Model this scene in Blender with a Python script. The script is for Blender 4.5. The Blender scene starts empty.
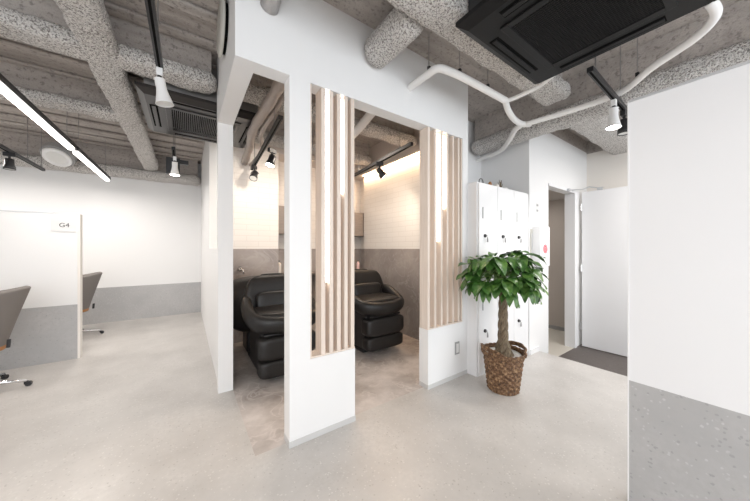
import bpy, bmesh, math, random
from math import sin, cos, pi, radians
from mathutils import Vector, Matrix, noise
random.seed(7)
SC = bpy.context.scene
COL = SC.collection

# ------------------------------------------------------------------ materials
def new_mat(name, col=(.8,.8,.8), rough=.5, metal=0., spec=.5, emit=None, es=0.):
    m = bpy.data.materials.new(name); m.use_nodes = True
    b = m.node_tree.nodes['Principled BSDF']
    b.inputs['Base Color'].default_value = (*col, 1)
    b.inputs['Roughness'].default_value = rough
    b.inputs['Metallic'].default_value = metal
    b.inputs['Specular IOR Level'].default_value = spec
    if emit:
        b.inputs['Emission Color'].default_value = (*emit, 1)
        b.inputs['Emission Strength'].default_value = es
    return m
def N(m, t, **kw):
    n = m.node_tree.nodes.new(t)
    for k, v in kw.items(): setattr(n, k, v)
    return n
def L(m, a, b): m.node_tree.links.new(a, b)
def bsdf(m): return m.node_tree.nodes['Principled BSDF']
def coords(m, scale=(1,1,1)):
    g = N(m, 'ShaderNodeNewGeometry'); mp = N(m, 'ShaderNodeMapping')
    mp.inputs['Scale'].default_value = scale
    L(m, g.outputs['Position'], mp.inputs['Vector']); return mp.outputs['Vector']
def ramp(m, fac, stops):
    r = N(m, 'ShaderNodeValToRGB'); e = r.color_ramp.elements
    while len(e) < len(stops): e.new(.5)
    for i, (p, c) in enumerate(stops):
        e[i].position = p; e[i].color = (*c, 1) if len(c) == 3 else c
    L(m, fac, r.inputs['Fac']); return r.outputs['Color']
def noise_n(m, vec, scale, detail=4, rough=.55):
    n = N(m, 'ShaderNodeTexNoise'); n.inputs['Scale'].default_value = scale
    n.inputs['Detail'].default_value = detail; n.inputs['Roughness'].default_value = rough
    L(m, vec, n.inputs['Vector']); return n.outputs['Fac']
def mixc(m, f, a, b, mode='MIX'):
    x = N(m, 'ShaderNodeMix', data_type='RGBA', blend_type=mode)
    for s, v in ((x.inputs[0], f), (x.inputs[6], a), (x.inputs[7], b)):
        if isinstance(v, (int, float)): s.default_value = v
        elif isinstance(v, tuple): s.default_value = (*v, 1)
        else: L(m, v, s)
    return x.outputs[2]
def bump(m, h, strength=.3, dist=.01):
    b = N(m, 'ShaderNodeBump'); b.inputs['Strength'].default_value = strength; b.inputs['Distance'].default_value = dist
    L(m, h, b.inputs['Height']); L(m, b.outputs['Normal'], bsdf(m).inputs['Normal'])

M = {}
def paint(name, col, rough=.55):
    m = new_mat(name, col, rough, spec=.3); v = coords(m)
    n = noise_n(m, v, 90, 3); bump(m, n, .06, .002); return m
M['white'] = paint('white_wallpaper', (.80,.80,.80))
M['white_gloss'] = new_mat('white_lacquer', (.79,.795,.81), .3)
M['cream'] = paint('cream_wallpaper', (.80,.765,.72))
M['beige_wall'] = paint('beige_wallpaper', (.62,.56,.52))

def specks(name, base, dark, light, scale=60, rough=.5, cloud=.0, cloudcol=None):
    m = new_mat(name, base, rough, spec=.4); v = coords(m)
    vo = N(m, 'ShaderNodeTexVoronoi'); vo.inputs['Scale'].default_value = scale
    wn = N(m, 'ShaderNodeTexNoise'); wn.inputs['Scale'].default_value = 60; L(m, v, wn.inputs['Vector'])
    va = N(m, 'ShaderNodeVectorMath', operation='MULTIPLY_ADD'); L(m, wn.outputs['Color'], va.inputs[0]); va.inputs[1].default_value = (.012,.012,.012); L(m, v, va.inputs[2])
    L(m, va.outputs[0], vo.inputs['Vector'])
    # a random value per cell picks which cells are chips
    sep = N(m, 'ShaderNodeSeparateColor'); L(m, vo.outputs['Color'], sep.inputs[0])
    chipd = ramp(m, sep.outputs[0], [(0,(1,1,1)),(.06,(1,1,1)),(.075,(0,0,0)),(1,(0,0,0))])
    chipl = ramp(m, sep.outputs[1], [(0,(1,1,1)),(.09,(1,1,1)),(.11,(0,0,0)),(1,(0,0,0))])
    near = ramp(m, vo.outputs['Distance'], [(0,(1,1,1)),(.30,(1,1,1)),(.42,(0,0,0)),(1,(0,0,0))])
    md = mixc(m, 1., chipd, near, 'MULTIPLY'); ml = mixc(m, 1., chipl, near, 'MULTIPLY')
    cl = noise_n(m, v, 2.3, 6, .6)
    b2 = mixc(m, ramp(m, cl, [(.35,(0,0,0)),(.65,(1,1,1))]), base, cloudcol or tuple(c*.93 for c in base))
    f = noise_n(m, v, 38, 4, .7)
    b3 = mixc(m, ramp(m, f, [(.42,(0,0,0)),(.62,(.8,.8,.8))]), b2, tuple(c*.88 for c in base))
    c1 = mixc(m, md, b3, dark); c2 = mixc(m, ml, c1, light)
    L(m, c2, bsdf(m).inputs['Base Color']); return m
M['floor'] = specks('terrazzo_floor', (.59,.568,.545), (.43,.41,.39), (.62,.60,.575), 80, .34, cloudcol=(.465,.445,.425))
M['dado'] = specks('grey_stone_dado', (.47,.465,.465), (.34,.34,.345), (.505,.505,.51), 75, .45, cloudcol=(.385,.385,.39))

def marble(name, a, b, vein, rough, tile=None):
    m = new_mat(name, a, rough, spec=.5); v = coords(m)
    n1 = noise_n(m, v, 2.6, 8, .62)
    w = N(m, 'ShaderNodeTexNoise'); w.inputs['Scale'].default_value = 3.4; w.inputs['Detail'].default_value = 9
    w.inputs['Distortion'].default_value = 1.6; L(m, v, w.inputs['Vector'])
    c = mixc(m, ramp(m, n1, [(.35,(0,0,0)),(.65,(1,1,1))]), a, b)
    c = mixc(m, ramp(m, w.outputs['Fac'], [(.47,(0,0,0)),(.5,(.75,.75,.75)),(.53,(0,0,0))]), c, vein)
    L(m, c, bsdf(m).inputs['Base Color']); return m
M['marble_floor'] = marble('marble_booth_floor', (.40,.355,.33), (.68,.63,.60), (.66,.61,.58), .25)
M['marble_wall'] = marble('marble_dado', (.27,.24,.225), (.38,.34,.32), (.42,.38,.36), .3)

# warm white ribbed wall tile
m = M['tile'] = new_mat('white_wall_tile', (.80,.765,.73), .4); g = N(m, 'ShaderNodeNewGeometry')
sp = N(m, 'ShaderNodeSeparateXYZ'); L(m, g.outputs['Position'], sp.inputs[0])
ad = N(m, 'ShaderNodeMath', operation='ADD'); L(m, sp.outputs[0], ad.inputs[0]); L(m, sp.outputs[1], ad.inputs[1])
cb = N(m, 'ShaderNodeCombineXYZ'); L(m, ad.outputs[0], cb.inputs[0]); L(m, sp.outputs[2], cb.inputs[1])
br = N(m, 'ShaderNodeTexBrick'); L(m, cb.outputs[0], br.inputs['Vector'])
br.inputs['Color1'].default_value = (.80,.765,.73,1); br.inputs['Color2'].default_value = (.785,.75,.715,1)
br.inputs['Mortar'].default_value = (.70,.66,.62,1); br.inputs['Scale'].default_value = 1
br.inputs['Mortar Size'].default_value = .003; br.inputs['Brick Width'].default_value = .30; br.inputs['Row Height'].default_value = .075
L(m, br.outputs['Color'], bsdf(m).inputs['Base Color'])

def rockwool(name, a, b, pit):
    m = new_mat(name, a, .95, spec=.1); v = coords(m)
    n1 = noise_n(m, v, 95, 3, .8); n2 = noise_n(m, v, 3, 3)
    vo = N(m, 'ShaderNodeTexVoronoi'); vo.inputs['Scale'].default_value = 55; L(m, v, vo.inputs['Vector'])
    c = mixc(m, n2, a, b)
    c = mixc(m, ramp(m, n1, [(.42,(1,1,1)),(.50,(0,0,0))]), c, pit)
    L(m, c, bsdf(m).inputs['Base Color'])
    mm = N(m, 'ShaderNodeMath', operation='ADD'); L(m, n1, mm.inputs[0]); L(m, vo.outputs['Distance'], mm.inputs[1])
    bump(m, mm.outputs[0], .9, .018); return m
M['wool'] = rockwool('sprayed_rockwool', (.72,.695,.67), (.80,.775,.75), (.25,.23,.215))
m = M['slab'] = new_mat('concrete_deck', (.25,.23,.21), .9, spec=.15)
v = coords(m); vs = coords(m, (.35,3.2,3))
n1 = noise_n(m, vs, 3.2, 7, .62); n2 = noise_n(m, v, 30, 4, .7); n3 = noise_n(m, v, 1.2, 3)
c = mixc(m, ramp(m, n1, [(.3,(0,0,0)),(.7,(1,1,1))]), (.30,.27,.25), (.54,.50,.47))
c = mixc(m, ramp(m, n3, [(.4,(0,0,0)),(.6,(.5,.5,.5))]), c, (.46,.415,.385))
c = mixc(m, ramp(m, n2, [(.36,(.6,.6,.6)),(.46,(0,0,0))]), c, (.17,.155,.145))
L(m, c, bsdf(m).inputs['Base Color']); bump(m, n2, .7, .02)

def wood(name, a, b, sc=(28,28,1.6)):
    m = new_mat(name, a, .5, spec=.3); v = coords(m, sc)
    n = noise_n(m, v, 2.2, 5, .6)
    L(m, mixc(m, ramp(m, n, [(.35,(0,0,0)),(.65,(1,1,1))]), a, b), bsdf(m).inputs['Base Color']); return m
M['oak'] = wood('pale_oak', (.77,.68,.60), (.69,.595,.52))
M['cab'] = wood('taupe_laminate', (.30,.26,.235), (.25,.215,.195), (4,4,30))
M['chairwood'] = wood('amber_plywood', (.42,.20,.07), (.33,.15,.05), (10,10,10))
M['black'] = new_mat('black_plastic', (.016,.016,.018), .42)
M['black_ac'] = new_mat('black_ac_plastic', (.007,.007,.0075), .5, spec=.25)
M['grey_ac'] = new_mat('charcoal_ac_plastic', (.020,.017,.016), .3)
M['void'] = new_mat('dark_void', (.004,.004,.004), .9, spec=.1)
m = M['leather'] = new_mat('black_leather', (.013,.012,.012), .38, spec=.4)
vo = N(m, 'ShaderNodeTexVoronoi'); vo.inputs['Scale'].default_value = 260; L(m, coords(m), vo.inputs['Vector']); bump(m, vo.outputs['Distance'], .12, .002)
M['chrome'] = new_mat('chrome', (.75,.75,.76), .15, metal=1)
M['steel'] = new_mat('galvanised_steel', (.34,.33,.32), .45, metal=.8)
M['white_metal'] = new_mat('white_metal', (.80,.80,.80), .35)
M['pipe'] = paint('white_pipe_wrap', (.80,.79,.78), .7)
m = M['foil'] = new_mat('silver_foil', (.62,.60,.59), .28, metal=.9); bump(m, noise_n(m, coords(m), 60, 3), .8, .01)
M['silverwrap'] = new_mat('grey_wrap', (.42,.37,.34), .5, metal=.25); bump(M['silverwrap'], noise_n(M['silverwrap'], coords(M['silverwrap']), 45, 3), .8, .01)
m = M['fabric'] = new_mat('taupe_fabric', (.20,.185,.175), .9, spec=.15); bump(m, noise_n(m, coords(m), 300, 2), .3, .002)
M['skirt'] = new_mat('grey_skirting', (.58,.575,.57), .5)
M['mat'] = specks('entrance_tile', (.125,.108,.10), (.08,.07,.065), (.16,.14,.13), 40, .5)
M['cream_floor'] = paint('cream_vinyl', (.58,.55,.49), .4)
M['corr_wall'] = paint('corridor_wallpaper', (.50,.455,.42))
M['sign'] = new_mat('light_grey_sign', (.70,.70,.70), .4)
M['ink'] = new_mat('dark_ink', (.06,.06,.06), .6)
M['grey_line'] = new_mat('grey_metal', (.33,.33,.33), .4)
M['alu'] = new_mat('satin_aluminium', (.60,.61,.63), .35, metal=.6)
M['red'] = new_mat('red_print', (.75,.07,.10), .5)
M['pink'] = new_mat('pale_print', (.85,.62,.64), .5)
M['led'] = new_mat('led_diffuser', (1,1,1), .5, emit=(1,.95,.90), es=5)
M['led_warm'] = new_mat('led_warm', (1,.95,.88), .5, emit=(1,.86,.70), es=3.2)
M['cove'] = new_mat('led_cove', (1,.9,.8), .5, emit=(1,.76,.5), es=6)
M['bulb'] = new_mat('lit_lens', (1,1,1), .5, emit=(1,.95,.88), es=30)
M['offlens'] = new_mat('unlit_lens', (.72,.72,.70), .3)
M['olive'] = new_mat('ivory_plastic', (.52,.51,.47), .5)
M['glass'] = new_mat('window_glass', (1,1,1), .02); bsdf(M['glass']).inputs['Transmission Weight'].default_value = 1
# plant
m = M['leaf'] = new_mat('green_leaf', (.05,.15,.03), .34, spec=.6)
n = noise_n(m, coords(m), 16, 4); L(m, ramp(m, n, [(.3,(.022,.075,.014)),(.5,(.055,.15,.028)),(.72,(.15,.27,.06))]), bsdf(m).inputs['Base Color'])
bsdf(m).inputs['Subsurface Weight'].default_value = .0
m = M['bark'] = new_mat('braided_bark', (.22,.17,.12), .85); n = noise_n(m, coords(m, (60,60,14)), 1.5, 5, .65)
L(m, ramp(m, n, [(.3,(.06,.045,.03)),(.55,(.20,.15,.10)),(.75,(.26,.25,.16))]), bsdf(m).inputs['Base Color']); bump(m, n, .6, .01)
m = M['stem'] = new_mat('green_stem', (.13,.22,.06), .5)
m = M['wicker'] = new_mat('brown_wicker', (.2,.1,.05), .6); n = noise_n(m, coords(m), 42, 3, .7)
L(m, ramp(m, n, [(.28,(.028,.013,.007)),(.5,(.14,.07,.032)),(.68,(.38,.24,.13))]), bsdf(m).inputs['Base Color'])
M['soil'] = new_mat('dark_soil', (.05,.035,.025), .95)
M['cloth_white'] = new_mat('white_liner', (.75,.74,.72), .8)

# ------------------------------------------------------------------ mesh helpers
class MB:
    def __init__(s): s.v = []; s.f = []
    def add(s, vs, fs, mat=None):
        o = len(s.v); s.v += [tuple(mat @ Vector(p)) if mat else tuple(p) for p in vs]
        s.f += [tuple(i+o for i in f) for f in fs]; return s
    def box(s, x0, x1, y0, y1, z0, z1, mat=None):
        return s.add([(x0,y0,z0),(x1,y0,z0),(x1,y1,z0),(x0,y1,z0),(x0,y0,z1),(x1,y0,z1),(x1,y1,z1),(x0,y1,z1)],
              [(0,3,2,1),(4,5,6,7),(0,1,5,4),(1,2,6,5),(2,3,7,6),(3,0,4,7)], mat)
    def lathe(s, prof, n=24, mat=None, caps=True):
        vs = []; fs = []
        for r, z in prof:
            for k in range(n): a = 2*pi*k/n; vs.append((r*cos(a), r*sin(a), z))
        for i in range(len(prof)-1):
            for k in range(n):
                k2 = (k+1) % n; fs.append((i*n+k, i*n+k2, (i+1)*n+k2, (i+1)*n+k))
        if caps:
            fs.append(tuple(range(n-1,-1,-1))); b = (len(prof)-1)*n; fs.append(tuple(b+k for k in range(n)))
        return s.add(vs, fs, mat)
    def sell(s, c, r, e=.4, e2=None, rot=None, nu=28, nv=16, fn=None):
        """superellipsoid cushion"""
        e2 = e if e2 is None else e2
        sg = lambda x, p: math.copysign(abs(x)**p, x)
        vs = []; fs = []
        for i in range(nv+1):
            ph = -pi/2 + pi*i/nv
            for k in range(nu):
                th = 2*pi*k/nu
                p = Vector((r[0]*sg(cos(ph),e)*sg(cos(th),e2), r[1]*sg(cos(ph),e)*sg(sin(th),e2), r[2]*sg(sin(ph),e)))
                if fn: p = fn(p)
                if rot: p = rot @ p
                vs.append(tuple(p + Vector(c)))
        for i in range(nv):
            for k in range(nu):
                k2 = (k+1) % nu; fs.append((i*nu+k, i*nu+k2, (i+1)*nu+k2, (i+1)*nu+k))
        return s.add(vs, fs)
    def tube(s, pts, rad, n=12, caps=True, squash=None):
        P = [Vector(p) for p in pts]; R = rad if isinstance(rad, (list, tuple)) else [rad]*len(P)
        vs = []; fs = []; up = Vector((0,0,1)); prev = None
        for i, p in enumerate(P):
            t = (P[min(i+1,len(P)-1)] - P[max(i-1,0)]).normalized()
            if prev is None:
                a = t.cross(up); a = a.normalized() if a.length > .05 else Vector((1,0,0))
            else:
                a = prev - t*prev.dot(t); a.normalize()
            prev = a; b = a.cross(t).normalized()
            for k in range(n):
                an = 2*pi*k/n; ra = R[i]; rb = R[i]*(squash or 1)
                vs.append(tuple(p + a*ra*cos(an) + b*rb*sin(an)))
        for i in range(len(P)-1):
            for k in range(n):
                k2 = (k+1) % n; fs.append((i*n+k, i*n+k2, (i+1)*n+k2, (i+1)*n+k))
        if caps:
            fs.append(tuple(range(n-1,-1,-1))); b = (len(P)-1)*n; fs.append(tuple(b+k for k in range(n)))
        return s.add(vs, fs)
    def build(s, name, mat, parent=None, smooth=False, bevel=0, seg=2, **props):
        me = bpy.data.meshes.new(name); me.from_pydata(s.v, [], s.f); me.validate()
        bm = bmesh.new(); bm.from_mesh(me); bmesh.ops.recalc_face_normals(bm, faces=bm.faces)
        bm.to_mesh(me); bm.free()
        me.materials.append(M[mat] if isinstance(mat, str) else mat)
        if smooth:
            for p in me.polygons: p.use_smooth = True
        o = bpy.data.objects.new(name, me); COL.objects.link(o)
        if parent: o.parent = parent
        if bevel:
            b = o.modifiers.new('bevel', 'BEVEL'); b.width = bevel; b.segments = seg; b.limit_method = 'ANGLE'; b.angle_limit = radians(40)
        for k, v_ in props.items(): o[k] = v_
        return o
def box(*a): return MB().box(*a)
def smooth_path(pts, n=6):
    P = [Vector(p) for p in pts]; out = []
    for i in range(len(P)-1):
        p0 = P[max(i-1,0)]; p1 = P[i]; p2 = P[i+1]; p3 = P[min(i+2,len(P)-1)]
        for k in range(n):
            t = k/n
            out.append(.5*((2*p1)+(p2-p0)*t+(2*p0-5*p1+4*p2-p3)*t*t+(3*p1-p0-3*p2+p3)*t**3))
    out.append(P[-1]); return out
def struct(mb, name, mat, parent=None, **k): 
    o = mb.build(name, mat, parent, **k)
    if not parent: o['kind'] = 'structure'
    return o
def thing(name, label, cat, loc=(0,0,0), rz=0, group=None):
    o = bpy.data.objects.new(name, None); COL.objects.link(o); o.location = loc; o.rotation_euler = (0,0,rz)
    o.empty_display_size = .1
    o['label'] = label; o['category'] = cat
    if group: o['group'] = group
    return o
def tag(o, label, cat, group=None):
    o['label'] = label; o['category'] = cat
    if group: o['group'] = group
    return o
def copy_tree(o, parent=None):
    c = o.copy(); COL.objects.link(c); c.parent = parent
    for ch in [x for x in o.children]: copy_tree(ch, c)
    return c

# ------------------------------------------------------------------ room shell
CZ = 2.92
struct(box(-3.2,.30,-2.6,6.4,-.1,0).box(.30,3.53,-2.6,1.745,-.1,0).box(.30,.34,1.745,6.4,-.1,0), 'floor', 'floor')
struct(box(.34,2.7,1.745,4.5,-.1,.0), 'floor_booth', 'marble_floor')
struct(box(2.7,3.53,1.745,2.4,-.1,.0), 'floor_alcove', 'floor')
struct(box(3.53,5.3,-2.6,1.56,-.3,-.2), 'floor_entrance', 'mat')
struct(box(3.50,3.53,-2.6,1.56,-.2,-.1), 'trim_1', 'skirt')
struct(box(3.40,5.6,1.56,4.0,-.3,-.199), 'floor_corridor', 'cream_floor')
struct(box(-3.3,5.8,-2.7,6.6,CZ,CZ+.12), 'ceiling', 'slab')
# corrugation ribs of the deck: shallow dark ledges running across
rib = MB()
yy = .35
while yy < 6.2:
    rib.box(-3.2, .22, yy, yy+.09, CZ-.03, CZ); yy += .31
struct(rib, 'ceiling_rib', 'slab', bevel=.014)

# booth front wall
w = MB()
w.box(.225,2.325,1.69,1.80,2.335,CZ)
w.box(.53,1.005,1.69,1.80,0,.525).box(.53,.665,1.69,1.80,.525,2.335)
w.box(1.755,2.325,1.69,1.80,0,.525).box(2.24,2.325,1.69,1.80,.525,2.335)
struct(w, 'wall_front', 'white')
struct(box(.527,1.008,1.686,1.69,0,.038).box(.527,.53,1.69,1.80,0,.038), 'baseboard_front', 'skirt')
struct(box(1.752,2.31,1.686,1.69,0,.038).box(1.752,1.755,1.69,1.80,0,.038), 'baseboard_right', 'skirt')
# side of the booth
struct(box(.225,.34,1.80,2.78,2.335,CZ).box(.225,.34,2.675,2.78,0,2.335).box(.24,.34,2.78,4.0,0,1.25), 'wall_side', 'white')
struct(box(.24,.34,4.0,6.34,0,CZ), 'wall_passage', 'white')
# booth back wall, in two depths with the niche to the right
struct(box(.34,1.09,3.98,4.1,0,1.245), 'trim_2', 'marble_wall')
struct(box(.34,1.09,3.98,4.1,1.245,2.62), 'wall_back', 'tile')
struct(box(1.09,2.7,4.35,4.45,0,1.245).box(1.07,1.09,4.1,4.35,0,1.245), 'trim_3', 'marble_wall')
struct(box(1.09,2.7,4.35,4.45,1.245,2.62).box(1.07,1.09,4.1,4.35,1.245,2.62), 'wall_niche', 'tile')
struct(box(2.6,2.7,2.29,4.06,0,1.245).box(2.7,2.8,4.0,4.45,0,1.245), 'trim_4', 'marble_wall')
struct(box(2.6,2.7,2.29,4.06,1.245,2.55).box(2.7,2.8,4.0,4.45,1.245,2.55), 'wall_right_booth', 'tile')
struct(box(2.50,2.8,2.29,4.45,2.53,CZ), 'wall_bulkhead', 'beige_wall')
struct(box(.34,2.6,3.98,4.45,2.62,CZ), 'wall_back_upper', 'beige_wall')
struct(box(2.24,2.325,1.80,2.19,0,CZ).box(2.24,3.42,2.19,2.29,0,CZ).box(3.30,3.42,1.56,2.19,0,2.60), 'wall_alcove', 'white')
struct(box(3.30,3.42,1.56,2.19,2.60,CZ).box(3.42,5.15,1.56,1.68,2.74,CZ).box(5.12,5.24,-2.6,1.56,2.72,CZ), 'trim_9', 'slab')
# entrance wall with doorway
struct(box(3.42,3.80,1.56,1.68,-.2,2.74).box(3.30,3.42,1.558,1.56,0,2.60).box(3.80,4.64,1.56,1.68,2.06,2.74).box(4.64,5.15,1.56,1.68,-.2,2.74), 'wall_entrance', 'white')
struct(box(3.785,4.70,1.545,1.56,2.05,2.085).box(4.64,4.70,1.545,1.56,-.2,2.05).box(4.625,4.64,1.545,1.68,-.2,2.05), 'trim_5', 'white_gloss', bevel=.003)
struct(box(5.12,5.24,-2.6,1.56,-.2,2.72), 'wall_right', 'cream')
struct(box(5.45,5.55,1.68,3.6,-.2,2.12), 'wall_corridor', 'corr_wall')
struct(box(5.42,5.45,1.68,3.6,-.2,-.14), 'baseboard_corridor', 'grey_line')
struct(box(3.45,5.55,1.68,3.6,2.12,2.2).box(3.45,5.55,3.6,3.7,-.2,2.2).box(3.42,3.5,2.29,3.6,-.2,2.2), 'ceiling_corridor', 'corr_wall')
# little skirting steps by the lockers
struct(box(3.31,3.53,1.548,1.56,0,.06), 'baseboard_entrance', 'white_gloss')

# far room
struct(box(-3.2,.24,6.34,6.44,.59,CZ), 'wall_far', 'white')
struct(box(-3.2,.24,6.34,6.44,0,.59), 'trim_6', 'dado')
struct(box(-3.3,-3.2,-2.6,6.44,0,CZ), 'wall_left', 'white')
struct(box(-2.62,-2.25,6.12,6.34,.59,CZ), 'wall_pilaster', 'white')
struct(box(-2.62,-2.25,6.12,6.34,0,.59), 'trim_7', 'dado')
# street side behind the camera: low wall, posts and glass
f = box(-3.2,5.24,-2.7,-2.6,-.2,.25).box(-3.2,5.24,-2.7,-2.6,2.6,CZ)
for x in (-3.2,-1.1,1.0,3.1,5.16): f.box(x,x+.08,-2.7,-2.6,.25,2.6)
struct(f, 'wall_street', 'white')
struct(box(-3.2,5.24,-2.66,-2.65,.25,2.6), 'window_1', 'glass')

# partition between the stations
p = thing('partition_panel', 'low white and grey partition carrying the G4 sign', 'partition', (0,0,0))
box(-3.1,-1.012,4.455,4.53,.615,1.635).build('upper_panel', 'white', p, bevel=.003)
box(-3.1,-1.012,4.455,4.53,0,.615).build('lower_panel', 'dado', p, label='grey speckled lower panel')
box(-1.012,-.99,4.452,4.533,0,1.64).build('edge_post', 'cream', p)
box(-3.1,-1.012,4.452,4.533,1.635,1.645).build('top_cap', 'alu', p)
s = thing('station_sign', 'light grey square sign reading G4 on the low partition', 'sign', (0,0,0))
box(-1.212,-1.022,4.447,4.455,1.437,1.592).build('sign_plate', 'sign', s)
cu = bpy.data.curves.new('lettering', 'FONT'); cu.body = 'G4'; cu.size = .066; cu.extrude = .001; cu.align_x = 'CENTER'; cu.align_y = 'CENTER'
tmp = bpy.data.objects.new('lettering_src', cu); COL.objects.link(tmp); bpy.context.view_layer.update()
me = bpy.data.meshes.new_from_object(tmp.evaluated_get(bpy.context.evaluated_depsgraph_get())); bpy.data.objects.remove(tmp)
me.materials.clear(); me.materials.append(M['ink'])
lo = bpy.data.objects.new('lettering', me); COL.objects.link(lo); lo.parent = s
lo.location = (-1.112,4.4455,1.508); lo.rotation_euler = (pi/2,0,0)

# right hand partition next to the camera
p = thing('partition_wall', 'tall white partition with blue-grey stone lower half, nearest on the right', 'partition')
box(1.756,1.84,-1.6,.366,.613,1.955).build('upper_panel', 'white_gloss', p)
box(1.756,1.84,-1.6,.366,0,.613).build('lower_panel', 'dado', p, label='blue-grey speckled lower panel')
box(1.753,1.842,.366,.371,0,1.962).build('edge_trim', 'white_metal', p)
box(1.75,1.846,-1.6,.366,1.955,1.965).build('top_cap', 'alu', p)

# ------------------------------------------------------------------ sprayed beams
def beam(name, axis, a, b, c0, c1, z0, z1, label, web=True, seed=0, power=.55, n=36, ends=True, disp=.013):
    """rounded lower flange from a to b along axis, spanning c0..c1 across"""
    vs = []; fs = []; steps = max(4, int((b-a)/.045)); cc = (c0+c1)/2; r1 = (c1-c0)/2; zc = (z0+z1)/2; r2 = (z1-z0)/2
    sg = lambda x, p: math.copysign(abs(x)**p, x)
    for i in range(steps+1):
        u = a + (b-a)*i/steps; k_ = 1
        if ends:
            d = min(u-a, b-u)/.06
            if d < 1: k_ = .55 + .45*math.sqrt(max(0, 1-(1-d)**2))
        for k in range(n):
            th = 2*pi*k/n; oc = r1*sg(cos(th),power)*k_; oz = r2*sg(sin(th),power)*k_
            pt = Vector((u, cc+oc, zc+oz)) if axis == 'x' else Vector((cc+oc, u, zc+oz))
            dn = noise.noise(pt*7+Vector((seed,0,0)))*disp + noise.noise(pt*22+Vector((0,seed,0)))*disp*.6 + noise.noise(pt*55)*disp*.45
            nrm = Vector((0, cos(th), sin(th))) if axis == 'x' else Vector((cos(th), 0, sin(th)))
            vs.append(tuple(pt + nrm*dn))
    for i in range(steps):
        for k in range(n):
            k2 = (k+1) % n; fs.append((i*n+k, i*n+k2, (i+1)*n+k2, (i+1)*n+k))
    fs.append(tuple(range(n-1,-1,-1))); fs.append(tuple(steps*n+k for k in range(n)))
    mb = MB(); mb.add(vs, fs)
    o = mb.build(name, 'wool', None, smooth=True)
    tag(o, label, 'ceiling beam')
    if web:
        wv = MB()
        if axis == 'x': wv.box(a+.04,b-.04,cc-.045,cc+.045,z1-.03,CZ)
        else: wv.box(cc-.045,cc+.045,a+.04,b-.04,z1-.03,CZ)
        wv.build('web', 'slab', o)
    return o
beam('ceiling_beam','x',-3.15,.215,2.60,2.82,2.60,2.72,'thick speckled rockwool ceiling beam crossing in front of the left cassette',seed=1)
beam('ceiling_beam','y',-.6,6.1,-.60,-.39,2.60,2.72,'speckled rockwool ceiling beam running lengthwise above the left passage',seed=2)
beam('ceiling_beam','x',-3.15,-.40,3.76,3.97,2.60,2.70,'slimmer speckled ceiling beam, second across above the G4 partition',seed=3)
beam('ceiling_beam','x',-3.15,.22,6.04,6.32,2.46,2.62,'speckled ceiling beam against the far white wall',seed=4)
beam('ceiling_beam','x',.30,2.86,.97,1.20,2.60,2.73,'speckled ceiling beam behind the large black air conditioner',seed=5)
beam('ceiling_beam','y',-2.4,2.17,3.0,3.23,2.47,2.65,'long speckled ceiling beam rising over the right partition',seed=6,power=.8)
beam('ceiling_beam','x',3.24,5.1,.95,1.26,2.60,2.76,'speckled ceiling beam above the open white entrance door',seed=8)
beam('ceiling_beam','y',1.21,1.70,1.06,1.27,2.60,2.82,'short round speckled beam stub entering the booth wall',seed=9,web=False,power=1,disp=.008)
beam('ceiling_beam','x',.36,2.45,3.55,3.75,2.60,2.72,'speckled ceiling beam inside the shampoo booth',seed=10)
beam('ceiling_beam','x',.36,2.5,2.56,2.76,2.60,2.72,'brownish speckled ceiling beam inside the booth near its opening',seed=11)

# ------------------------------------------------------------------ slat screens
def slat_screen(x0, x1, slats, lights, label):
    t = thing('slat_screen', label, 'slatted screen', (x0,1.745,.525), 0, None)
    def B(a,b,y0,y1,z0,z1): return box(a-x0,b-x0,y0-1.745,y1-1.745,z0-.525,z1-.525)
    B(x0,x1,1.693,1.797,.526,.537).build('bottom_rail', 'oak', t)
    for a, b in slats: B(a,b,1.695,1.795,.537,2.333).build('slat', 'oak', t, bevel=.002)
    for a, b, zb, m_ in lights:
        l = B(a,b,1.735,1.775,zb,2.32).build('light_bar', 'oak', t)
        B(a+.002,b-.002,1.712,1.735,zb+.006,2.312).build('diffuser', m_, l, label='glowing white light strip')
    return t
sl = [(.667,.680),(.742,.772),(.824,.852),(.898,.926),(.954,.978),(.985,1.005)]
sl = [(.745,.775),(.806,.835),(.864,.893),(.921,.948),(.975,1.003)]
slat_screen(.665,1.005,[(.665,.677)]+sl,[(.776,.805,1.015,'led'),(.893,.921,1.64,'led')],'left slatted wood screen with two lit strips, on the central white pier')
sr = [(1.756,1.786),(1.845,1.868),(1.930,1.953),(2.012,2.034),(2.094,2.116),(2.176,2.198)]
slat_screen(1.756,2.24,sr+[(2.226,2.240)],[(1.870,1.926,1.31,'led_warm'),(1.958,2.008,1.62,'led_warm')],'right slatted wood screen with two lit strips, above the wall switch')

# ------------------------------------------------------------------ lockers
t = thing('locker_cabinet', 'tall white locker cabinet with key locks behind the potted tree', 'locker', (2.308,1.56,0))
box(0,.985,.018,.56,0,1.9).build('body', 'white_gloss', t, bevel=.004)
k = 0
for r, (z0,z1) in enumerate(((1.04,1.885),(.05,1.03))):
    for c in range(3):
        x0 = .012+c*.322
        d = box(x0,x0+.317,0,.018,z0,z1).build('door', 'white_gloss', t, bevel=.002)
        zz = 1.60 if r == 0 else .70
        box(x0+.054,x0+.062,-.003,0,zz-.055,zz+.055).build('handle_slot', 'ink', d, label='narrow dark vertical slot')
        zz = 1.375 if r == 0 else .44
        lk = MB().lathe([(.017,0),(.017,.010),(.013,.014),(.0,.014)],16,Matrix.Translation((x0+.09,0,zz)) @ Matrix.Rotation(pi/2,4,'X')).build('lock', 'black', d)
        MB().box(x0+.088,x0+.092,-.028,-.014,zz-.010,zz+.010).lathe([(.006,-.03),(.006,.012)],8,Matrix.Translation((x0+.105,-.022,zz-.028))).box(x0+.098,x0+.114,-.026,-.018,zz-.062,zz-.035).build('key', 'grey_line', d)
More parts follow.
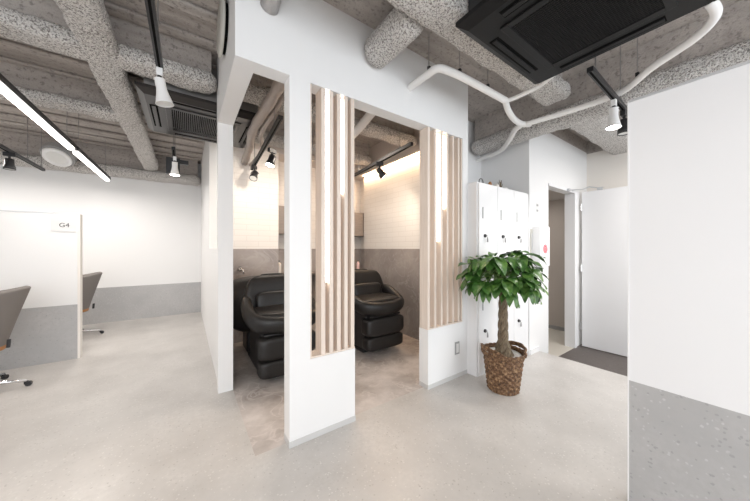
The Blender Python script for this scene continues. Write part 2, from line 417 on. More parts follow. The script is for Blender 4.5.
# ornaments on the lockers
o = MB()
pts = [(.035*cos(a),0,.035+.035*sin(a)) for a in [i*2*pi/20 for i in range(21)]]
o.tube([Vector(p)+Vector((2.50,1.66,1.902)) for p in pts], .005, 8, caps=False)
o.tube([(2.50,1.66,1.905),(2.56,1.66,1.905),(2.60,1.65,1.912)], .007, 8)
tag(o.build('ring_ornament','ink',None,smooth=True),'small dark looped ornament, leftmost on top of the lockers','ornament')
def ball_thing(c, r, mat, name, label):
    o = MB(); o.sell(c, r, 1, 1, nu=16, nv=10, fn=lambda p: p*(1+.18*noise.noise(p*60)))
    return tag(o.build(name, mat, None, smooth=True), label, 'ornament')
ball_thing((2.66,1.66,1.932),(.022,.02,.032),'chairwood','pine_cone','small dark brown upright ornament on the lockers beside the loop')
ball_thing((2.78,1.66,1.928),(.034,.03,.028),'cream','shell_ornament','small pale cream rounded ornament in the middle on the lockers')
o = MB()
for i in range(16):
    a = random.uniform(0,2*pi); h = random.uniform(.05,.12); d = random.uniform(.01,.06)
    b = Vector((2.86,1.66,1.905)); o.tube([b, b+Vector((d*cos(a)*.4,d*sin(a)*.4,h*.6)), b+Vector((d*cos(a),d*sin(a)*.6,h))],[.006,.004,.002],6)
tag(o.build('dried_twigs','bark',None),'small bunch of dried brown twigs on the lockers','ornament')
ball_thing((2.95,1.66,1.922),(.036,.03,.022),'cloth_white','stone_ornament','small whitish ornament, rightmost on top of the lockers')

# wall socket
t = thing('wall_switch', 'dark framed switch plate low on the white booth wall', 'switch', (2.15,1.69,.287))
box(-.032,.032,-.008,0,-.06,.06).build('frame', 'grey_line', t, bevel=.003)
box(-.018,.018,-.011,-.008,-.043,.043).build('rocker', 'sign', t, bevel=.002)

# call box, grey plate for its shaded side, notice by the doorway
t = thing('hydrant_box', 'white wall box with a red round emblem beside the doorway', 'wall box', (3.47,1.56,1.275))
box(-.115,.125,-.10,0,-.235,.235).build('housing', 'white_gloss', t, bevel=.006)
d = MB().lathe([(.052,0),(.052,.003)],32,Matrix.Translation((.005,-.1,-.03)) @ Matrix.Rotation(pi/2,4,'X')).build('emblem', 'red', t, label='red round emblem')
rg = MB()
for r0, r1, y in ((.036,.041,-.1035),(.014,.020,-.1035)):
    n_ = 32; vs = []; fs = []
    for rr in (r0, r1):
        for q in range(n_): a = 2*pi*q/n_; vs.append((.005+rr*cos(a), y, -.03+rr*sin(a)))
    for q in range(n_): fs.append((q,(q+1)%n_,n_+(q+1)%n_,n_+q))
    rg.add(vs, fs)
rg.build('emblem_ring', 'pink', d)
t = thing('shaded_side_plate', 'narrow grey plate coloured as the shaded left side of the white wall box', 'wall panel', (3.33,1.545,1.28))  # shade on the box's left side, put in as a grey plate
t.location = (3.345,1.558,1.28)
box(-.03,.008,-.012,.0,-.2,.2).build('plate','olive',t,bevel=.003)
box(-.02,-.002,-.015,-.012,-.15,.15).build('inlay','alu',t)
t = thing('wall_notice', 'small grey notice sticker above the grey side plate by the doorway', 'notice', (3.49,1.56,1.745))
box(-.025,.04,-.003,0,-.06,.06).build('sheet','sign',t)
for z_ in (-.035,.03): box(-.015,.03,-.0045,-.003,z_-.012,z_+.012).build('printed_mark','grey_line',t)

# open entrance door
t = thing('entrance_door', 'plain white door standing open over the dark entrance floor', 'door', (4.80,1.52,-.19))
box(0,.04,-.95,0,0,2.27).build('leaf', 'white_gloss', t, bevel=.003)
for zz in (.25,1.1,2.0): MB().lathe([(.010,0),(.010,.10)],10,Matrix.Translation((-.008,.006,zz))).build('hinge','chrome',t)
box(.04,.055,-.90,-.87,.95,1.15).build('handle','chrome',t)
dc = MB().tube([(-.44,.02,2.255),(-.12,-.04,2.29),(-.03,-.10,2.33),(.0,-.20,2.30)],.008,8)
dc.box(-.47,-.41,-.005,.028,2.24,2.27).box(-.005,.03,-.24,-.18,2.272,2.31)
dc.build('door_closer','alu',t)

# ------------------------------------------------------------------ potted money tree
PX_, PY_ = 2.318, 1.32
t = thing('potted_money_tree', 'braided-trunk money tree in a brown woven basket in front of the lockers', 'potted plant', (PX_,PY_,0))
bk = MB(); rows = 15; ncol = 34; zt = .325
def brad(z): return .130 + (z/zt)*.040
# woven wall: over-under bumps
n_ = ncol*4; prof = []; vs = []; fs = []; R = rows*4
for i in range(R+1):
    z = zt*i/R; row = i/4
    for k_ in range(n_):
        a = 2*pi*k_/n_; ph = math.sin(ncol*a/2*2*.5*2/2*1.0 + (pi if int(row) % 2 else 0))
        w_ = abs(sin(pi*row)); r = brad(z) + .006*ph*w_ - .003*(1-w_)
        r += .003*noise.noise(Vector((cos(a)*14, sin(a)*14, z*60)))
        vs.append((r*cos(a), r*sin(a)*.98, z))
for i in range(R):
    for k_ in range(n_):
        k2 = (k_+1) % n_; fs.append((i*n_+k_, i*n_+k2, (i+1)*n_+k2, (i+1)*n_+k_))
fs.append(tuple(range(n_-1,-1,-1))); bk.add(vs, fs)
basket = bk.build('basket', 'wicker', t, smooth=True, label='brown woven basket')
rim = MB()
for q, zz in ((0,zt),(1,zt+.014)):
    pts = []
    for i in range(73):
        a = 2*pi*i/72; rr = brad(zt)+.004 + .004*sin(24*a+q*pi)
        pts.append((rr*cos(a), rr*sin(a), zz+.003*cos(24*a+q*pi)))
    rim.tube(pts, .009, 8, caps=False)
rim.build('rim', 'wicker', basket, smooth=True)
for sgn in (-1,1):
    h = MB()
    # handle arcs on the sides facing along the lockers
    for q in (0,1,2):
        pts = []
        for i in range(25):
            u = i/24; a = (u-.5)*1.9 + (0 if sgn > 0 else pi) - .38
            zz = zt + .01 + (.040)*sin(pi*u)**.6 + .012*(q-1)
            rr = brad(zt)+.008 + .004*sin(22*u+q*2)
            pts.append((rr*cos(a), rr*sin(a), zz))
        h.tube(pts, .008, 8)
    h.build('handle', 'wicker', basket, smooth=True)
MB().lathe([(.125,.18),(.146,.318),(.12,.308),(.0,.30)],32,caps=False).build('liner','cloth_white',t,smooth=True)
MB().lathe([(.13,.290),(.07,.305),(0,.31)],24,caps=False).build('soil','soil',t,smooth=True)
# braided trunk
tr = MB()
for s_ in range(4):
    pts = []; rad = []
    for i in range(61):
        u = i/60; z = .26 + u*.74; a = s_*pi/2 + u*2*pi*2.0
        ro = .026*(1-.35*u) + .045*max(0, 1-u*4.0)**1.5
        pts.append((ro*cos(a), ro*sin(a), z)); rad.append(.024 - .007*u + .014*max(0,1-u*4))
    tr.tube(pts, rad, 12)
tr.build('trunk', 'bark', t, smooth=True)
# crown
lf = MB(); stm = MB()
def leaflet(base, d, length, width, droop):
    d = d.normalized(); side = d.cross(Vector((0,0,1)))
    if side.length < .1: side = Vector((1,0,0))
    side.normalize(); vs = []; fs = []; n = 9; p = base.copy(); dd = d.copy()
    up0 = side.cross(dd)
    for i in range(n+1):
        u = i/n; wv = width*(sin(pi*u**.85)**.8)*(1-.12*u) if 0 < u < 1 else .001
        cup = .22*wv
        up = side.cross(dd).normalized()
        wav = .006*sin(u*9+base.x*40)
        vs += [tuple(p - side*wv + up*(cup+wav)), tuple(p - side*wv*.5 + up*cup*.45), tuple(p), tuple(p + side*wv*.5 + up*cup*.45), tuple(p + side*wv + up*(cup-wav))]
        p = p + dd*(length/n); dd = (dd + Vector((0,0,-droop/n))).normalized()
    for i in range(n):
        for k_ in range(4): fs.append((i*5+k_, i*5+k_+1, (i+1)*5+k_+1, (i+1)*5+k_))
    lf.add(vs, fs)
RND = random.Random(31)
crown0 = Vector((-.045,0,1.0))
stalks = []
for i in range(38):
    a = i*2.399963; lev = ((i*7) % 38)/37
    el = -.15 + 1.45*lev + RND.uniform(-.08,.08)
    ln = RND.uniform(.17,.24)
    stalks.append((a, el, ln))
for a, el, ln in stalks:
    hd = Vector((cos(a)*cos(el), sin(a)*cos(el), sin(el)))
    b = crown0 + Vector((.02*cos(a),.02*sin(a),RND.uniform(-.08,.03)))
    tip = b + hd*ln; mid = b + hd*ln*.5 + Vector((0,0,.02))
    if tip.y > .15: tip.y = .15
    stm.tube(smooth_path([b, mid, tip], 4), .0042, 6)
    nl = RND.choice((4,5,5,6)); outd = Vector((cos(a),sin(a),.15)).normalized(); sd = Vector((-sin(a),cos(a),0))
    for q in range(nl):
        fan = (q-(nl-1)/2)/((nl-1)/2)*1.7 + RND.uniform(-.2,.2)
        dr = outd*cos(fan) + sd*sin(fan) + Vector((0,0,RND.uniform(-.55,.25)))
        Ln = RND.uniform(.15,.23)*(1-.2*abs(fan)/1.9)
        if tip.y + dr.normalized().y*Ln > .225: dr.y = min(dr.y, .1)
        leaflet(tip, dr, Ln, RND.uniform(.038,.053), RND.uniform(.7,1.9))
# one stray stalk reaching right, low
for ang, zt_, ln in ((-.50,.98,.25),(-.75,.92,.24),(2.6,.96,.26),(3.1,.93,.26),(3.9,.91,.24),(4.7,.92,.20),(5.3,.90,.22)):
    tip = Vector((cos(ang)*ln, sin(ang)*ln, zt_)); stm.tube(smooth_path([crown0,(crown0+tip)/2+Vector((0,0,.06)),tip],4),.004,6)
    for q in range(4):
        fan = (q-1.5)*.8; dr = Vector((cos(ang+fan),sin(ang+fan),-.3-.2*q%1)); leaflet(tip, dr, .15, .03, 2.2)
lf.build('foliage', 'leaf', t, smooth=True, label='glossy green palmate leaves')
stm.build('leaf_stalks', 'stem', t, smooth=True)

# ------------------------------------------------------------------ shampoo chairs
def shampoo_chair(cx, label):
    t = thing('shampoo_chair', label, 'shampoo chair', (cx,2.5,0), 0, None)
    MB().sell((0,.085,.157),(.265,.085,.080),.35,.35,nu=40,nv=20).build('lower_leg_cushion','leather',t,smooth=True)
    MB().sell((0,.085,.345),(.275,.095,.108),.38,.38,nu=40,nv=20).build('upper_leg_cushion','leather',t,smooth=True)
    MB().box(-.22,.22,.03,.20,.455,.475).build('leg_bracket','black',t,bevel=.006)
    MB().sell((0,.30,.60),(.27,.27,.07),.4,.4,nu=40,nv=16).build('seat','leather',t,smooth=True)
    pts = smooth_path([(-.27,.56,.71),(-.30,.42,.68),(-.305,.24,.62),(-.26,.09,.57),(-.12,.03,.55),(0,.02,.545),(.12,.03,.55),(.26,.09,.57),(.305,.24,.62),(.31,.36,.68),(.30,.46,.70)],5)
    r = [.048+.012*sin(pi*i/(len(pts)-1)) for i in range(len(pts))]
    MB().tube(pts, r, 18, squash=1.45).build('arm_cushion','leather',t,smooth=True)
    rot = Matrix.Rotation(radians(-14),3,'X')
    def taper(p):
        return Vector((p.x*(1-.20*max(0,p.z/.24)), p.y - .35*p.x*p.x, p.z))
    MB().sell((0,.56,.725),(.315,.085,.235),.38,.42,rot,40,22,fn=taper).build('backrest','leather',t,smooth=True)
    MB().sell((0,.44,.70),(.215,.06,.10),.4,.4,rot,36,16).build('back_pad','leather',t,smooth=True)
    MB().sell((0,.64,.945),(.13,.05,.025),.5,.5,rot,28,12).build('headrest','leather',t,smooth=True)
    # body and foot plate
    MB().box(-.23,.23,.10,.66,.06,.50).build('body','black',t,bevel=.03,seg=3)
    MB().box(-.20,.20,.22,.95,0,.05).build('base_plate','black',t,bevel=.015)
    # basin behind
    b = MB().sell((-.10,.95,.60),(.36,.26,.32),.7,.8,None,36,20,fn=lambda p: Vector((p.x*(1+.35*p.z), p.y, p.z))).build('basin_shell','leather',t,smooth=True,label='rounded black basin unit')
    MB().box(-.2,.2,.98,1.30,0,.42).build('basin_pedestal','black',t,bevel=.03)
    for sg_ in (-1,1): MB().tube([(sg_*.22,.66,.52),(sg_*.25,.84,.60),(sg_*.25,1.0,.68)],.016,8).build('recline_arm','steel',t,smooth=True)
    return t
shampoo_chair(.79,'black leather shampoo chair seen through the left booth opening')
shampoo_chair(1.925,'black leather shampoo chair seen through the opening between the slat screens')
# chrome tap on the marble
t = thing('wall_tap','chrome tap on the marble wall left of the shampoo chair','tap',(.585,3.98,.98))
MB().lathe([(.032,0),(.032,.012),(.016,.02),(.016,.05),(.022,.052),(.022,.075),(0,.08)],18,Matrix.Rotation(pi/2,4,'X')).build('valve','chrome',t,smooth=True)
MB().tube([(0,-.045,0),(.03,-.07,-.02),(.04,-.07,-.07)],.009,8).build('spout','chrome',t,smooth=True)
# cabinets and bottles
for (x0,x1,lb) in ((1.115,1.60,'left taupe wall cabinet in the booth niche'),(2.13,2.69,'right taupe wall cabinet in the booth niche beside the tiled wall')):
    t = thing('wall_cabinet', lb, 'cabinet', (x0,4.35,1.47))
    wd = x1-x0
    box(.002,wd,-.23,0,0,.42).build('body','cab',t,bevel=.003)
    for q in (0,1): box(.004+q*wd/2, wd/2-.002+q*wd/2,-.248,-.23,.002,.418).build('door','cab',t,bevel=.002)
t = thing('niche_shelf','taupe shelf counter in the booth niche behind the chairs','shelf',(1.12,4.35,.86))
box(0,1.47,-.22,0,-.03,0).build('top','cab',t,bevel=.003)
for q in (.1,1.35): box(q,q+.02,-.2,0,-.15,-.03).build('bracket','steel',t)
def bottle(x, y, h, r, mat, label):
    t = thing('pump_bottle', label, 'bottle', (x,y,.86))
    MB().lathe([(r*.95,0),(r,.01),(r,h*.66),(r*.8,h*.74),(r*.4,h*.78),(r*.4,h*.84)],18).build('bottle_body',mat,t,smooth=True)
    MB().lathe([(r*.2,h*.84),(r*.2,h*.95)],10).tube([(0,0,h*.96),(-.02,-.03,h*.96),(-.025,-.04,h*.92)],.006,8).build('pump','black',t,smooth=True)
bottle(2.45,4.20,.20,.03,'cream','cream pump bottle on the niche shelf, left of the pair')
bottle(2.56,4.20,.185,.03,'pink','pinkish pump bottle on the niche shelf, right of the pair')
bottle(1.165,4.22,.22,.03,'cloth_white','white pump bottle on the niche shelf seen past the left chair')

# ------------------------------------------------------------------ salon chairs on the left
def salon_chair(x, y, rz, label):
    t = thing('salon_chair', label, 'salon chair', (x,y,0), rz)
    # tub shell, opening toward -x, flaring up and back
    def shell(off, z0, z1):
        vs = []; fs = []; nu = 24; nv = 8
        for j in range(nv+1):
            v_ = j/nv
            for i in range(nu+1):
                u = i/nu; a = -1.95 + 3.9*u
                R_ = .215+.115*v_ + off
                top = z0 + (z1-z0)*v_*(.84+.16*cos(a*.75)**2)
                vs.append((R_*cos(a)*(1.0+.08*v_), R_*sin(a)*.98, top))
        for j in range(nv):
            for i in range(nu): fs.append((j*(nu+1)+i, j*(nu+1)+i+1, (j+1)*(nu+1)+i+1, (j+1)*(nu+1)+i))
        return vs, fs
    mb = MB(); vs, fs = shell(0,.39,.90); mb.add(vs, fs)
    o = mb.build('backrest','fabric',t,smooth=True)
    so = o.modifiers.new('thickness','SOLIDIFY'); so.thickness = .045; so.offset = -1
    bv = o.modifiers.new('round','BEVEL'); bv.width = .015; bv.segments = 3; bv.limit_method = 'ANGLE'; bv.angle_limit = radians(50)
    mb = MB(); mb.sell((0,0,.385),(.215,.21,.035),.35,1,nu=36,nv=12); mb.build('seat_shell','chairwood',t,smooth=True,label='amber plywood underside')
    MB().sell((-.03,0,.46),(.19,.19,.05),.5,.8,nu=36,nv=12).build('seat','fabric',t,smooth=True)
    MB().tube([(.27,-.12,.40),(.275,-.12,.47)],.012,8).build('tilt_lever','black',t)
    MB().lathe([(.03,.07),(.03,.20),(.02,.20),(.02,.37)],18).build('gas_column','chrome',t,smooth=True)
    for k_ in range(5):
        a = 2*pi*k_/5 + .0
        l = MB().tube([(.03*cos(a),.03*sin(a),.085),(.18*cos(a),.18*sin(a),.075),(.34*cos(a),.34*sin(a),.05)],[.02,.016,.013],10).build('leg','chrome',t,smooth=True)
        MB().lathe([(.02,-.016),(.02,.016)],14,Matrix.Translation((.35*cos(a),.35*sin(a),.02)) @ Matrix.Rotation(a,4,'Z') @ Matrix.Rotation(pi/2,4,'X')).box(.335*cos(a)-.012,.335*cos(a)+.012,.335*sin(a)-.012,.335*sin(a)+.012,.02,.045).build('glide','black',l)
salon_chair(-1.525,3.82,.02,'grey-brown salon chair at the left edge in front of the G4 partition')
salon_chair(-1.36,5.52,.10,'grey-brown salon chair half hidden behind the G4 partition')

# ------------------------------------------------------------------ air conditioners
def cassette(x, y, z, W, D, mat, label, grid):
    t = thing('ceiling_air_conditioner', label, 'air conditioner', (x,y,z))
    w_, d_ = W/2, D/2
    # chamfered panel as ring round the grille, recess and four slots
    vs = [(-w_,-d_,.035),(w_,-d_,.035),(w_,d_,.035),(-w_,d_,.035),
          (-w_+.05,-d_+.05,0),(w_-.05,-d_+.05,0),(w_-.05,d_-.05,0),(-w_+.05,d_-.05,0)]
    g = .29
    vs += [(-g,-g,0),(g,-g,0),(g,g,0),(-g,g,0)]
    vs += [(-w_,-d_,.06),(w_,-d_,.06),(w_,d_,.06),(-w_,d_,.06)]
    fs = [(0,1,5,4),(1,2,6,5),(2,3,7,6),(3,0,4,7),(4,5,9,8),(5,6,10,9),(6,7,11,10),(7,4,8,11),(0,1,13,12),(1,2,14,13),(2,3,15,14),(3,0,12,15),(12,13,14,15)]
    MB().add(vs, fs).build('panel', mat, t)
    fr = MB()
    for a, b, c, d in ((-g-.012,g+.012,-g-.012,-g+.028),(-g-.012,g+.012,g-.028,g+.012),(-g-.012,-g+.028,-g+.028,g-.028),(g-.028,g+.012,-g+.028,g-.028)):
        fr.box(a,b,c,d,-.010,.004)
    gr = fr.build('grille_frame', mat, t, bevel=.003)
    gi = MB(); m_ = 34
    for k_ in range(m_+1):
        q = -g+.028 + (2*g-.056)*k_/m_
        gi.box(q-.003,q+.003,-g+.028,g-.028,-.006,.006)
    if grid:
        for k_ in range(m_+1):
            q = -g+.028 + (2*g-.056)*k_/m_
            gi.box(-g+.028,g-.028,q-.0025,q+.0025,-.003,.006)
    gi.build('grille', mat, gr)
    box(-g,g,-g,g,.03,.035).build('grille_backing','void',t)
    for k_ in range(4):
        a = k_*pi/2; rot = Matrix.Rotation(a,4,'Z')
        s_ = MB().box(-.25,.25,-d_+.068,-d_+.125,-.002,.003,rot).build('air_slot','void',t)
        MB().box(-.245,.245,-d_+.083,-d_+.111,-.009,-.002,rot).build('louver',mat,s_,bevel=.002)
    box(-w_+.05,w_-.05,-d_+.05,d_-.05,.06,CZ-z).build('casing','steel' if mat == 'grey_ac' else 'black', t)
    return t
cassette(1.76,.545,2.5,.96,.94,'black_ac','large black ceiling cassette air conditioner at the upper right',True)
cassette(.15,3.28,2.5,.96,.96,'grey_ac','dark ceiling cassette air conditioner over the left passage',False)

# ------------------------------------------------------------------ pipes
def pipe(pts, r, mat, name, label, cat='pipe', n=6):
    return tag(MB().tube(smooth_path(pts, n), r, 14).build(name, mat, None, smooth=True), label, cat)
t = thing('refrigerant_pipe','white wrapped pipe branching under the ceiling from the booth wall to the black air conditioner','pipe')
def seg(pts, r=.03, name='pipe_run'): 
    MB().tube(smooth_path(pts,6), r, 14).build(name,'pipe',t,smooth=True)
seg([(1.54,1.70,2.60),(1.535,1.50,2.60),(1.545,1.39,2.60),(1.65,1.36,2.60),(1.86,1.335,2.59),(2.328,1.298,2.56)],.028)
seg([(2.32,1.30,2.56),(2.437,1.34,2.53),(2.593,1.367,2.5),(2.697,1.342,2.47),(2.75,1.28,2.46)],.026)
seg([(2.328,1.298,2.56),(2.37,1.22,2.575),(2.40,1.05,2.60),(2.36,.92,2.62)],.018)
seg([(2.70,1.34,2.468),(2.752,1.44,2.46),(2.947,1.62,2.44),(3.113,1.811,2.43),(3.182,2.07,2.43),(3.2,2.2,2.43)],.026)
seg([(2.72,1.32,2.465),(2.756,1.037,2.46),(2.782,.757,2.46),(2.745,.595,2.46),(2.562,.429,2.46),(2.467,.304,2.46),(2.397,.218,2.46),(2.333,.159,2.47),(2.258,.134,2.48),(2.2,.15,2.515)],.023)
# hangers
hg = 0
for (x,y,z) in ((1.536,1.47,2.60),(1.75,1.348,2.595),(2.08,1.318,2.575),(2.66,.51,2.46)):
    h_ = thing('pipe_hanger', ['thin steel hanger rod at the bend of the white pipe','thin steel hanger rod, second along the white pipe','thin steel hanger rod, nearest the fork of the white pipe','thin steel hanger rod on the pipe run beside the black air conditioner'][hg], 'hanger', (x,y,z)); hg += 1
    MB().tube([(0,0,.03),(0,0,CZ-z)],.003,6).build('rod','steel',h_)
    MB().box(-.010,.010,-.010,.010,.027,.055).build('clamp','black',h_)
pipe([(1.58,1.78,2.66),(1.58,2.2,2.68),(1.58,2.75,2.56),(1.58,3.5,2.55)],.045,'pipe','booth_pipe','white pipe crossing under the ceiling inside the booth')
pipe([(.60,1.85,2.52),(.57,2.3,2.47),(.56,3.0,2.46),(.62,3.5,2.47),(.64,3.96,2.40)],[.043+.005*math.sin(i*2.1) for i in range(25)],'silverwrap','wrapped_duct','grey foil wrapped duct under the booth ceiling above the left chair','duct')
pipe([(.66,1.85,2.50),(.66,2.4,2.50),(.62,2.9,2.40),(.72,3.3,2.38),(.70,3.9,2.36)],.02,'silverwrap','thin_cable','thin pale cable looping beside the wrapped duct','cable')
# ribbed foil duct at the top
pts = smooth_path([(.36,1.45,3.0),(.385,1.50,2.84),(.405,1.58,2.73),(.41,1.71,2.70)],14)
tag(MB().tube(pts,[.047+(.007 if i%2 else -.006) for i in range(len(pts))],18).build('foil_duct','foil',None,smooth=True),'ribbed silver flexible duct entering the top of the white booth header','duct')

# ------------------------------------------------------------------ lighting tracks and spots
def track(p0, p1, label, hang=None):
    t = thing('lighting_track', label, 'track', p0)
    d = Vector(p1)-Vector(p0); q = d.to_track_quat('X','Z').to_matrix().to_4x4(); ln = d.length
    MB().box(0,ln,-.018,.018,-.017,.017,q).build('rail','black',t,bevel=.002)
    MB().box(.004,ln-.004,-.006,.006,-.0185,-.017,q).build('groove','void',t)
    for f_ in hang or (.15,.85):
        c = d*f_; MB().tube([c+Vector((0,0,.015)), Vector((c.x,c.y,CZ-p0[2]))],.004,6).tube([c+Vector((0,0,.014)),c+Vector((0,0,.05))],.010,8).build('hanger','steel',t)
    return t
def spot_white(loc, tilt, lit, label, power=0, rz=0, aim=None, s=1):
    t = thing('spotlight', label, 'spotlight', loc, rz)
    box(-.016,.016,-.016,.016,-.05,0).build('adaptor','white_metal',t,bevel=.003)
    MB().tube([(0,0,-.05),(0,0,-.075)],.012,10).build('joint','black',t)
    R_ = Matrix.Translation((0,0,-.07)) @ Matrix.Rotation(tilt,4,'Y')
    h = MB().lathe([(.026,-.0),(.028,-.02),(.027,-.055),(.032,-.085),(.046,-.145),(.049,-.152),(.044,-.150)],28,R_,caps=False).lathe([(0,0),(.030,0)],28,R_,caps=False).build('lamp_shade','white_metal',t,smooth=True)
    MB().lathe([(.0,-.142),(.043,-.144)],24,R_,caps=False).build('lens','bulb' if lit else 'offlens',h)
    return t
def spot_black(loc, rz, tilt, lit, label, s=1):
    t = thing('spotlight', label, 'spotlight', loc, rz)
    box(-.045,.045,-.017,.017,-.045,0).build('adaptor','black',t,bevel=.003)
    MB().tube([(0,0,-.045),(0,0,-.085)],.010,10).build('stem','black',t)
    R_ = Matrix.Translation((0,0,-.105)) @ Matrix.Rotation(tilt,4,'Y')
    br_ = MB()
    for k_ in range(9):
        a = pi*k_/8
    br_.tube([(-.0+.046*cos(pi*i/12)*0+0, .046*cos(pi*i/12), -.105+.03*sin(pi*i/12)) for i in range(13)],.005,8).build('yoke','black',t,smooth=True)
    h = MB().lathe([(.0,.035),(.030,.035),(.034,.03),(.036,-.03),(.044,-.05),(.046,-.085),(.042,-.085)],26,R_,caps=False).build('head','black',t,smooth=True)
    MB().lathe([(0,-.078),(.041,-.080)],24,R_,caps=False).build('lens','bulb' if lit else 'offlens',h)
    return t
track((-.14,1.2,2.40),(-.137,2.20,2.40),'black lighting track above the passage in front of the left cassette')
spot_white((-.137,2.17,2.385),radians(-10),False,'white flared spotlight on the track in front of the left cassette')
track((-.12,3.86,2.40),(-.12,4.5,2.40),'short black lighting track beyond the left cassette')
spot_white((-.11,3.98,2.34),0,True,'lit white spotlight hanging beyond the left cassette')
tb = thing('driver_box','black lamp driver box on the track beyond the left cassette','driver box',(-.115,4.25,2.385)); box(-.09,.05,-.05,.05,-.20,.0).build('case','black',tb,bevel=.006); box(-.02,.14,-.03,.03,-.06,-.01).build('arm','black',tb,bevel=.004)
track((-1.62,3.4,2.34),(-1.62,5.7,2.34),'long black lighting track at the upper left over the salon chairs',hang=(.2,.5,.8,.97))
spot_black((-1.62,4.82,2.325),0,0,False,'black spotlight pointing down at the upper left over the salon chairs')
track((2.16,.64,2.42),(3.08,.66,2.42),'black lighting track between the black air conditioner and the right partition',hang=(.12,.8))
spot_white((2.72,.655,2.405),radians(3),True,'lit white flared spotlight beside the right partition')
spot_black((3.02,.66,2.405),0,0,False,'black spotlight half hidden by the right partition edge')
track((1.85,2.0,2.30),(1.98,3.40,2.30),'black lighting track inside the booth above the right shampoo chair')
spot_black((1.90,2.62,2.285),radians(-25),radians(-38),True,'black spotlight tilted toward the wall above the right shampoo chair')
track((.62,2.2,2.30),(.71,3.85,2.30),'thin black lighting track inside the booth above the left shampoo chair')
spot_black((.70,3.62,2.285),radians(60),radians(35),False,'black spotlight at the far end of the booth track on the left')
spot_black((.74,2.95,2.30),radians(30),radians(20),True,'glaring lit spotlight beside the central booth pier')

# linear pendants
for i,(y0,y1,lb) in enumerate(((2.62,4.20,'near half of the long bright linear pendant lamp at the left'),(4.30,5.80,'far half of the long bright linear pendant lamp at the left'))):
    t = thing('linear_pendant', lb, 'pendant lamp', (-.995,y0,2.30))
    ln = y1-y0
    box(-.030,.030,-.03,ln+.03,.020,.065).build('housing','black',t,bevel=.003)
    box(-.024,.024,.02,ln-.02,-.012,.020).build('diffuser','led',t,bevel=.008)
    for q in (.12,ln-.15): MB().tube([(0,q,.05),(0,q,CZ-2.30)],.003,6).tube([(0,q,.05),(0,q,.075)],.012,8).build('suspension_wire','steel',t)
# round ceiling diffuser and round vent on the header side
t = thing('round_ceiling_speaker','round white disc fitting beyond the linear pendant lamp, under the ceiling','round fitting',(-1.50,5.70,2.53))
Rd = Matrix.Rotation(radians(-38),4,Vector((.9,-.25,0)).normalized())
MB().lathe([(.10,.0),(.118,-.012),(.146,-.010),(.154,.01),(.14,.03)],36,Rd,caps=False).build('outer_ring','white_metal',t,smooth=True)
MB().lathe([(0,-.006),(.07,-.008),(.105,0)],36,Rd,caps=False).build('centre_disc','offlens',t,smooth=True)
MB().lathe([(.172,.03),(.172,.12)],32,Rd).tube([Rd @ Vector((0,0,.1)),(0,.15,CZ-2.53)],.05,12).build('back_box','grey_line',t)

t = thing('round_wall_vent','round ivory vent cover on the side of the booth header','air vent',(.225,2.12,2.76))
Rm = Matrix.Rotation(-pi/2,4,'Y')
MB().lathe([(.15,0),(.15,.022),(0,.022)],40,Rm).build('back_box','void',t,smooth=False)
MB().lathe([(.175,.020),(.180,.026),(.176,.036),(.15,.044),(0,.046)],40,Rm).build('cover','olive',t,smooth=True)
# conduits: thin vertical pale drops on the facade top
cnt = 0

# ------------------------------------------------------------------ lights
def area(name, loc, rot, sx, sy, power, col=(1,1,1), spread=None):
    l = bpy.data.lights.new(name,'AREA'); l.shape = 'RECTANGLE'; l.size = sx; l.size_y = sy; l.energy = power; l.color = col
    if spread: l.spread = spread
    o = bpy.data.objects.new(name, l); COL.objects.link(o); o.location = loc; o.rotation_euler = rot; return o
def spotl(name, loc, target, power, ang, col=(1,.95,.88), blend=.7, r=.03):
    l = bpy.data.lights.new(name,'SPOT'); l.energy = power; l.spot_size = radians(ang); l.spot_blend = blend; l.color = col; l.shadow_soft_size = r
    o = bpy.data.objects.new(name, l); COL.objects.link(o); o.location = loc
    o.rotation_euler = (Vector(target)-Vector(loc)).to_track_quat('-Z','Y').to_euler(); return o
def point(name, loc, power, col, r=.05):
    l = bpy.data.lights.new(name,'POINT'); l.energy = power; l.color = col; l.shadow_soft_size = r
    o = bpy.data.objects.new(name, l); COL.objects.link(o); o.location = loc; return o
area('window_daylight',(1.0,-2.55,1.45),(radians(90),0,0),8.0,2.3,140,(.91,.955,1))   # the street window behind
area('pendant_glow',(-.995,4.2,2.27),(0,0,0),.06,3.1,32,(1,.94,.88))
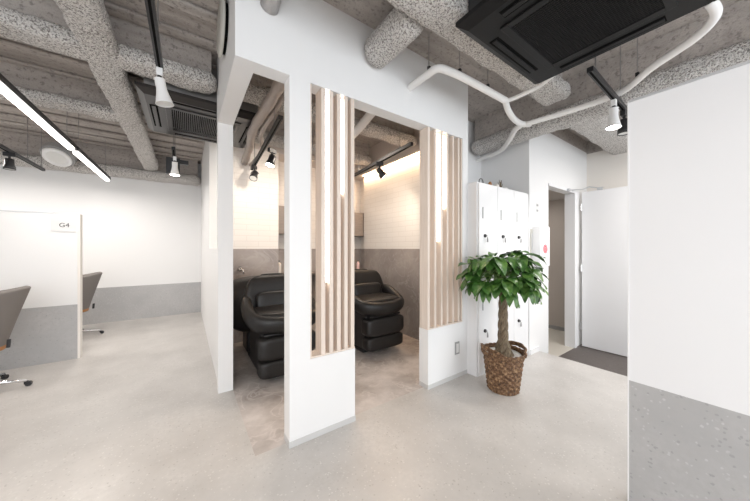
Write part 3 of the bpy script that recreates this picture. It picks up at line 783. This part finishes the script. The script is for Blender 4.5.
for i,(x,y) in enumerate(((-2.0,1.0),(-2.2,5.2),(-.4,-.5),(3.2,-.9),(-1.5,-1.4))):  # added fill lights without fixtures, to brighten the room
    area('fill_light_%d' % i,(x,y,2.35),(0,0,0),.5,.5,18,(1,.945,.89))
spotl('beam_far',(-.11,3.98,2.14),(-.3,6.4,1.4),60,95,(1,.97,.93))
spotl('beam_right',(2.72,.655,2.15),(3.3,1.2,0),22,120,(1,.96,.92))
spotl('beam_right_b',(2.96,.66,2.15),(4.2,.9,0),18,120,(1,.96,.92))
spotl('beam_booth_right',(1.97,2.60,2.12),(2.6,3.4,1.5),18,100,(1,.86,.70))
spotl('beam_booth_left',(.78,3.05,2.13),(.75,4.0,1.9),18,110,(1,.88,.74))
area('cove_light',(2.565,3.2,2.52),(0,radians(20),0),.05,1.7,20,(1,.68,.42))
area('booth_downlight',(1.35,3.0,2.5),(0,0,0),.5,.5,14,(1,.88,.76))
box(2.53,2.56,2.35,4.0,2.515,2.53).build('cove_strip','cove',None,label='warm light strip under the booth bulkhead',category='light strip')
area('entrance_lamp',(4.3,.2,2.5),(0,0,0),.6,.6,20,(1,.95,.9))
area('corridor_lamp',(4.6,2.4,2.1),(0,0,0),.4,.4,6,(1,.93,.86))

W = bpy.data.worlds.new('sky'); SC.world = W; W.use_nodes = True
W.node_tree.nodes['Background'].inputs[0].default_value = (.85,.93,1,1); W.node_tree.nodes['Background'].inputs[1].default_value = 1.0

# ------------------------------------------------------------------ camera
F = 270.; A = radians(55.03)
cam = bpy.data.cameras.new('camera'); cam.lens = 36*F/750; cam.sensor_width = 36; cam.shift_y = -2/750; cam.clip_start = .02
co = bpy.data.objects.new('camera', cam); COL.objects.link(co); co.location = (0,0,1.25); co.rotation_euler = (pi/2,0,A-pi/2)
SC.camera = co
vs_ = SC.view_settings; vs_.view_transform = 'Standard'; vs_.look = 'None'; vs_.exposure = 0.22; vs_.gamma = 1; vs_.use_curve_mapping = False
SC.cycles.max_bounces = 10; SC.cycles.diffuse_bounces = 7
